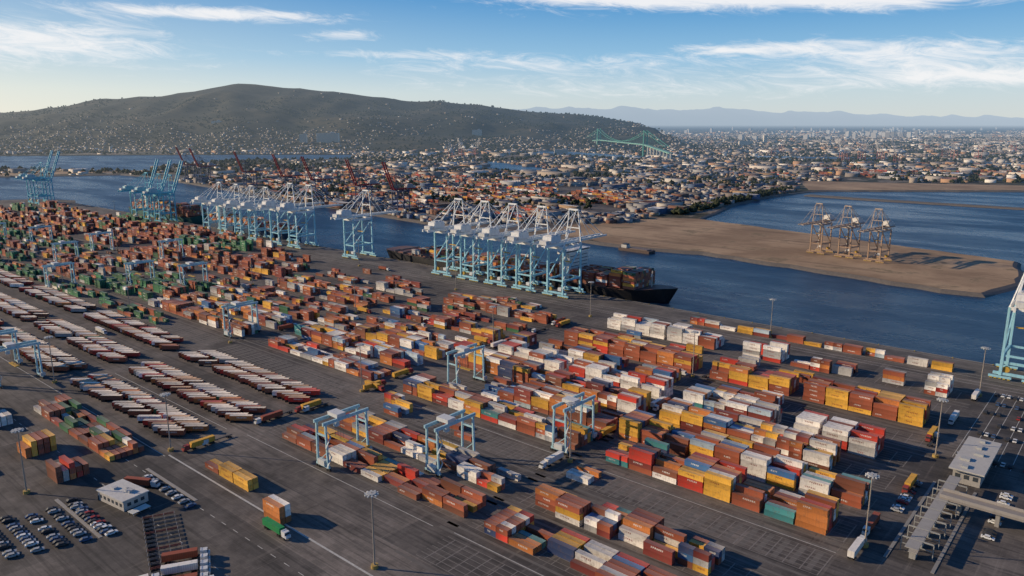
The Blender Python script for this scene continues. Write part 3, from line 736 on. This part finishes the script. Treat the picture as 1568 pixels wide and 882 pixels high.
# ------------------------------------------------------------ vehicles
def car_mesh(col):
    b=MB(); L,w=4.6,.9
    prof=[(-2.3,.35),(2.3,.35),(2.32,.8),(1.4,.98),(.75,1.45),(-1.1,1.48),(-1.9,1.02),(-2.32,.92)]
    n=len(prof); base=len(b.v)
    for y in(-w,w):
        for x,z in prof: b.v.append((x,y*(1 if z<1.1 else .82),z))
    for i in range(n):
        j=(i+1)%n; b.f.append((base+i,base+j,base+n+j,base+n+i)); b.c.append((.03,.035,.04) if i in(3,5) else col)
    b.f.append(tuple(base+i for i in range(n)));b.c.append(col); b.f.append(tuple(base+2*n-1-i for i in range(n)));b.c.append(col)
    for s_ in(-1,1): b.box((-.15,s_*.83,1.2),(1.9,.08,.36),(.03,.035,.04))
    for x in(-1.4,1.4):
        for y in(-.92,.7): b.cyl((x,y,.33),.33,.22,(.02,.02,.02),8,'y')
    return b.mesh('parked_car')
cars=[car_mesh(c) for c in((.7,.7,.68),(.7,.7,.68),(.35,.36,.37),(.04,.04,.045),(.3,.03,.03),(.05,.1,.2),(.7,.7,.68))]
def car(x,y,a): link('parked_car',random.choice(cars),[M_PAINT],(x,y,.02),a)
for yy in(404,422,440,458,476,494,512):
    for xx in np.arange(-58,8,3.1):
        if random.random()<.55: car(xx,yy+random.uniform(-.4,.4),R(90))
for yy in np.arange(325,372,3.): 
    if random.random()<.7: car(-66,yy,0)
    if random.random()<.6: car(-33,yy,0)
for i in range(5):
    for j in range(13):
        if random.random()<.8: link('parked_car',cars[random.choice([3,2,5,3,0])],[M_PAINT],(-345+j*3+i*3,72+i*7.5,.02),R(75))
def truck_mesh(cab,box,roof=None):
    b=MB(); 
    b.box((0,0,1.15),(13,.9,.35),(.05,.05,.05))
    for x in(-5.2,-3.9,5.,8.6,4.): 
        for y in(-1.2,.8): b.cyl((x,y,.5),.5,.4,(.02,.02,.02),8,'y')
    b.box((6.5,0,.95),(6,.9,.35),(.05,.05,.05))
    b.box((8.2,0,2.2),(2.3,2.4,2.3),cab,0,.92); b.box((9.5,0,1.5),(1.1,2.2,1.1),cab); b.box((9.3,0,2.6),(.3,2.0,.8),(.03,.04,.05)); b.box((7,0,2.6),(.6,2.2,1.8),cab)
    if box:
        b.box((-.3,0,2.65),(12.2,2.44,2.6),box)
        for k in range(17): b.box((-6+k*.72,0,2.65),(.2,2.5,2.3),tuple(.8*c for c in box))
    return b.mesh('semi_truck')
TM=[truck_mesh((.6,.6,.58),C['white']),truck_mesh((.6,.6,.58),C['rust']),truck_mesh((.3,.05,.04),C['must']),truck_mesh((.6,.6,.58),None),truck_mesh((.6,.6,.6),(.02,.25,.08))]
def truck(x,y,a,k=None): link('semi_truck',TM[random.randrange(4) if k is None else k],[M_PAINT],(x,y,.02),a)
truck(-250,146,R(0),4); truck(-254,92,R(70),0); truck(-244,100,R(70),1); truck(-238,104,R(70),1); truck(-330,128,R(30),1)
for i in range(8): truck(-258+i*3.8+random.uniform(-.3,.3),112-i*2.,R(60),random.choice([3,3,1,0]))
for i in range(46):
    c_=random.choice([(-202,'y'),(-352,'y'),(-508,'y'),(-70,'y'),(0,'x'),(0,'x')])
    if c_[1]=='y': truck(c_[0]+random.uniform(-4,4),random.uniform(160,520),R(random.choice([90,-90])))
    else: truck(random.uniform(-680,-80),random.choice([222,251,279,308,337,366,395,424,453,482,528])-1.2,R(random.choice([0,180])))
b=MB()
for i in range(14):
    x,y=-296+i*3.2,121-i*1.2; a=R(65); ca,sa=math.cos(a),math.sin(a)
    for s_ in(-.45,.45): b.box((x-sa*s_,y+ca*s_,1.1),(12,.16,.3),(.12,.12,.12) if i%4 else (.2,.07,.05),a)
    for k in(-5,-3.8): b.box((x+ca*k,y+sa*k,.5),(1,2.4,.95),(.02,.02,.02),a,.9)
    for k in(-6,-2,2,6): b.box((x+ca*k,y+sa*k,1.1),(.2,2.3,.28),(.2,.2,.2),a)
b.obj('trailer_chassis_row')

# ------------------------------------------------------------ buildings
b=MB(); b.box((0,0,2.2),(19,11,4.4),(.5,.46,.41)); b.box((0,0,4.6),(20,12,.5),(.55,.53,.49)); b.box((4,1,5.3),(3,2.4,1.1),(.4,.4,.4)); b.box((-4,-1,5.2),(2,2,.9),(.45,.45,.45)); b.box((0,2,5.0),(1,1,.5),(.4,.4,.4))
for k in range(6): b.box((-7.5+k*3,-5.52,2.3),(1.7,.08,1.5),(.04,.05,.06)); 
for k in range(3): b.box((9.52,-3+k*3,2.3),(.08,1.7,1.5),(.04,.05,.06))
b.box((-9.2,-5.6,1.1),(.1,1,2.2),(.1,.1,.1)); b.box((15,-2,1.3),(4,8,.25),(.55,.55,.5))
for x,y in((13.3,-5.6),(16.7,-5.6),(13.3,1.6),(16.7,1.6)): b.box((x,y,.6),(.2,.2,1.2),(.3,.3,.3))
b.obj('yard_office_building',[M_FLAT],(-322,118,0),R(8))
for i in range(16): car(-338+i*2.9,134 if i%2 else 103,R(90))
def kerb_island(x0,y0,x1,y1):
    b=MB(); b.box(((x0+x1)/2,(y0+y1)/2,.07),(x1-x0,y1-y0,.14),(.3,.28,.25)); b.obj('kerb_island',[M_FLAT])
kerb_island(-345,98.5,-298,100); kerb_island(-345,137.5,-298,139)
b=MB(); b.box((0,0,3.4),(11,40,6.8),(.36,.34,.31)); b.box((0,0,7.1),(14,45,.7),(.46,.44,.40)); 
for k in range(5): b.box((random.uniform(-3,3),-18+k*9,7.9),(random.uniform(1.5,4),random.uniform(2,4),1),(.4,.4,.38))
for k in range(12): b.box((-5.55,-18+k*3.3,4.2),(.08,2,1.6),(.04,.05,.06)); 
for k in range(3): b.box((-3.5+k*3.5,-20.05,3.5),(2,.08,2),(.04,.05,.06))
b.obj('gate_building',[M_FLAT],(-49,391,0))
b=MB()
for k in range(7):
    y=292+k*10; b.box((-52,y,1.3),(2.2,3.2,2.6),(.34,.33,.3)); b.box((-52,y,2.75),(3,4,.25),(.40,.38,.35)); b.beam((-57,y+2.5,3.2),(-46,y+2.5,3.2),.25,.25,(.3,.3,.28))
    for x in(-57,-46): b.beam((x,y+2.5,0),(x,y+2.5,6),.3,.3,(.3,.3,.28))
    b.beam((-57,y+2.5,6),(-46,y+2.5,6),.4,.5,(.3,.3,.28))
b.box((-52,325,5.9),(4.5,76,.35),(.33,.31,.28))
for x in(-60,-44): b.box((x,325,.12),(1.2,80,.24),(.25,.24,.22))
b.obj('gate_lanes',[M_FLAT])
b=MB(); b.box((5,340,6.2),(116,7,1.0),(.28,.25,.22))
for s_ in(-3.4,3.4): b.box((5,340+s_,7.3),(116,.25,1.2),(.34,.31,.28))
for x in range(-46,60,14): b.box((x,340,2.85),(1.5,5,5.7),(.3,.28,.25))
b.obj('overpass',[M_FLAT])

# ------------------------------------------------------------ world, sun, camera
w=bpy.data.worlds.new('World'); scene.world=w; w.use_nodes=True; nt=w.node_tree; nt.nodes.clear(); n=N(nt)
sky=n.new('ShaderNodeTexSky'); sky.sky_type='NISHITA'; sky.sun_disc=False; sky.sun_elevation=SUN_EL; sky.sun_rotation=math.pi/2-SUN_ANG
sky.air_density=1.0; sky.dust_density=.5; sky.ozone_density=2.0; sky.altitude=160
tc=n.new('ShaderNodeTexCoord').outputs['Generated']
a=n.m('ARCTAN2',n.vm('DOT_PRODUCT',tc,(CY,SY,0)),n.vm('DOT_PRODUCT',tc,(-SY,CY,0)))
sp=n.new('ShaderNodeSeparateXYZ'); n.set(sp.inputs[0],tc); e=n.m('ARCSINE',sp.outputs[2])
air=n.ramp(n.m('MAXIMUM',e,0.),[(0.,(.68,.73,.73)),(.035,(.58,.71,.78)),(.075,(.28,.54,.79)),(.15,(.045,.29,.65)),(.45,(.02,.13,.42)),(1.,(.02,.09,.30))])
air=n.scale(air,(10.,10.,10.))
c=n.mix(.85,sky.outputs[0],air)
sd=n.vm('DOT_PRODUCT',tc,SD)
glow=n.m('POWER',n.mr(sd,-.1,1.,0,1,False),2.2)
low=n.m('EXPONENT',n.m('MULTIPLY',n.m('MAXIMUM',e,0.),-9.))
c=n.mix(n.m('MULTIPLY',n.m('MULTIPLY',glow,low),1.1,clamp=True),c,(10.5,9.6,7.4))
mask=None
for (px,py,sx,sy,am) in((1120,10,330,22,.62),(1330,28,170,16,.42),(900,8,120,12,.3),(380,42,170,10,.52),(540,66,60,8,.4),(1350,100,240,22,.42),(1150,85,130,10,.4),(90,85,240,36,.5),(820,105,260,18,.28),(1450,130,160,12,.4),(150,20,80,5,.35),(1000,140,500,20,.25),(620,90,160,8,.3)):
    a0=(px-784)/1186;e0=(187-py)/1186
    q1=n.m('POWER',n.m('ABSOLUTE',n.m('DIVIDE',n.m('SUBTRACT',a,a0),sx/1186)),2.); q2=n.m('POWER',n.m('ABSOLUTE',n.m('DIVIDE',n.m('SUBTRACT',e,e0),sy/1186)),2.)
    g=n.m('MULTIPLY',n.m('EXPONENT',n.m('MULTIPLY',n.m('ADD',q1,q2),-1.)),am)
    mask=g if mask is None else n.m('ADD',mask,g)
cb=n.new('ShaderNodeCombineXYZ'); n.set(cb.inputs[0],n.m('ADD',n.m('MULTIPLY',a,9.),n.m('MULTIPLY',e,18.))); n.set(cb.inputs[1],n.m('MULTIPLY',e,36.)); cb.inputs[2].default_value=3.3
nz=n.noise(cb.outputs[0],1.7,13,.72,1.0)
cl=n.mr(n.m('ADD',nz,mask),.64,1.10)
c=n.mix(n.m('MULTIPLY',cl,.9),c,(9.4,9.3,9.3))
bg=n.new('ShaderNodeBackground'); n.set(bg.inputs[0],c); bg.inputs[1].default_value=.1
wo=n.new('ShaderNodeOutputWorld'); nt.links.new(bg.outputs[0],wo.inputs[0])
sl_=bpy.data.lights.new('sun','SUN'); sl_.energy=5.; sl_.angle=R(.5); sl_.color=(1,.80,.56)
so=bpy.data.objects.new('sun',sl_); coll.objects.link(so); so.rotation_euler=Vector(SD).to_track_quat('Z','Y').to_euler()
cd=bpy.data.cameras.new('camera'); cd.sensor_width=36; cd.lens=36*1158/1568; cd.clip_end=200000; cd.clip_start=1
co=bpy.data.objects.new('camera',cd); coll.objects.link(co); co.location=(0,0,160); co.rotation_euler=(R(90-12.46),0,R(40.6)); scene.camera=co
scene.view_settings.view_transform='Standard'; scene.view_settings.look='None'; scene.view_settings.exposure=0
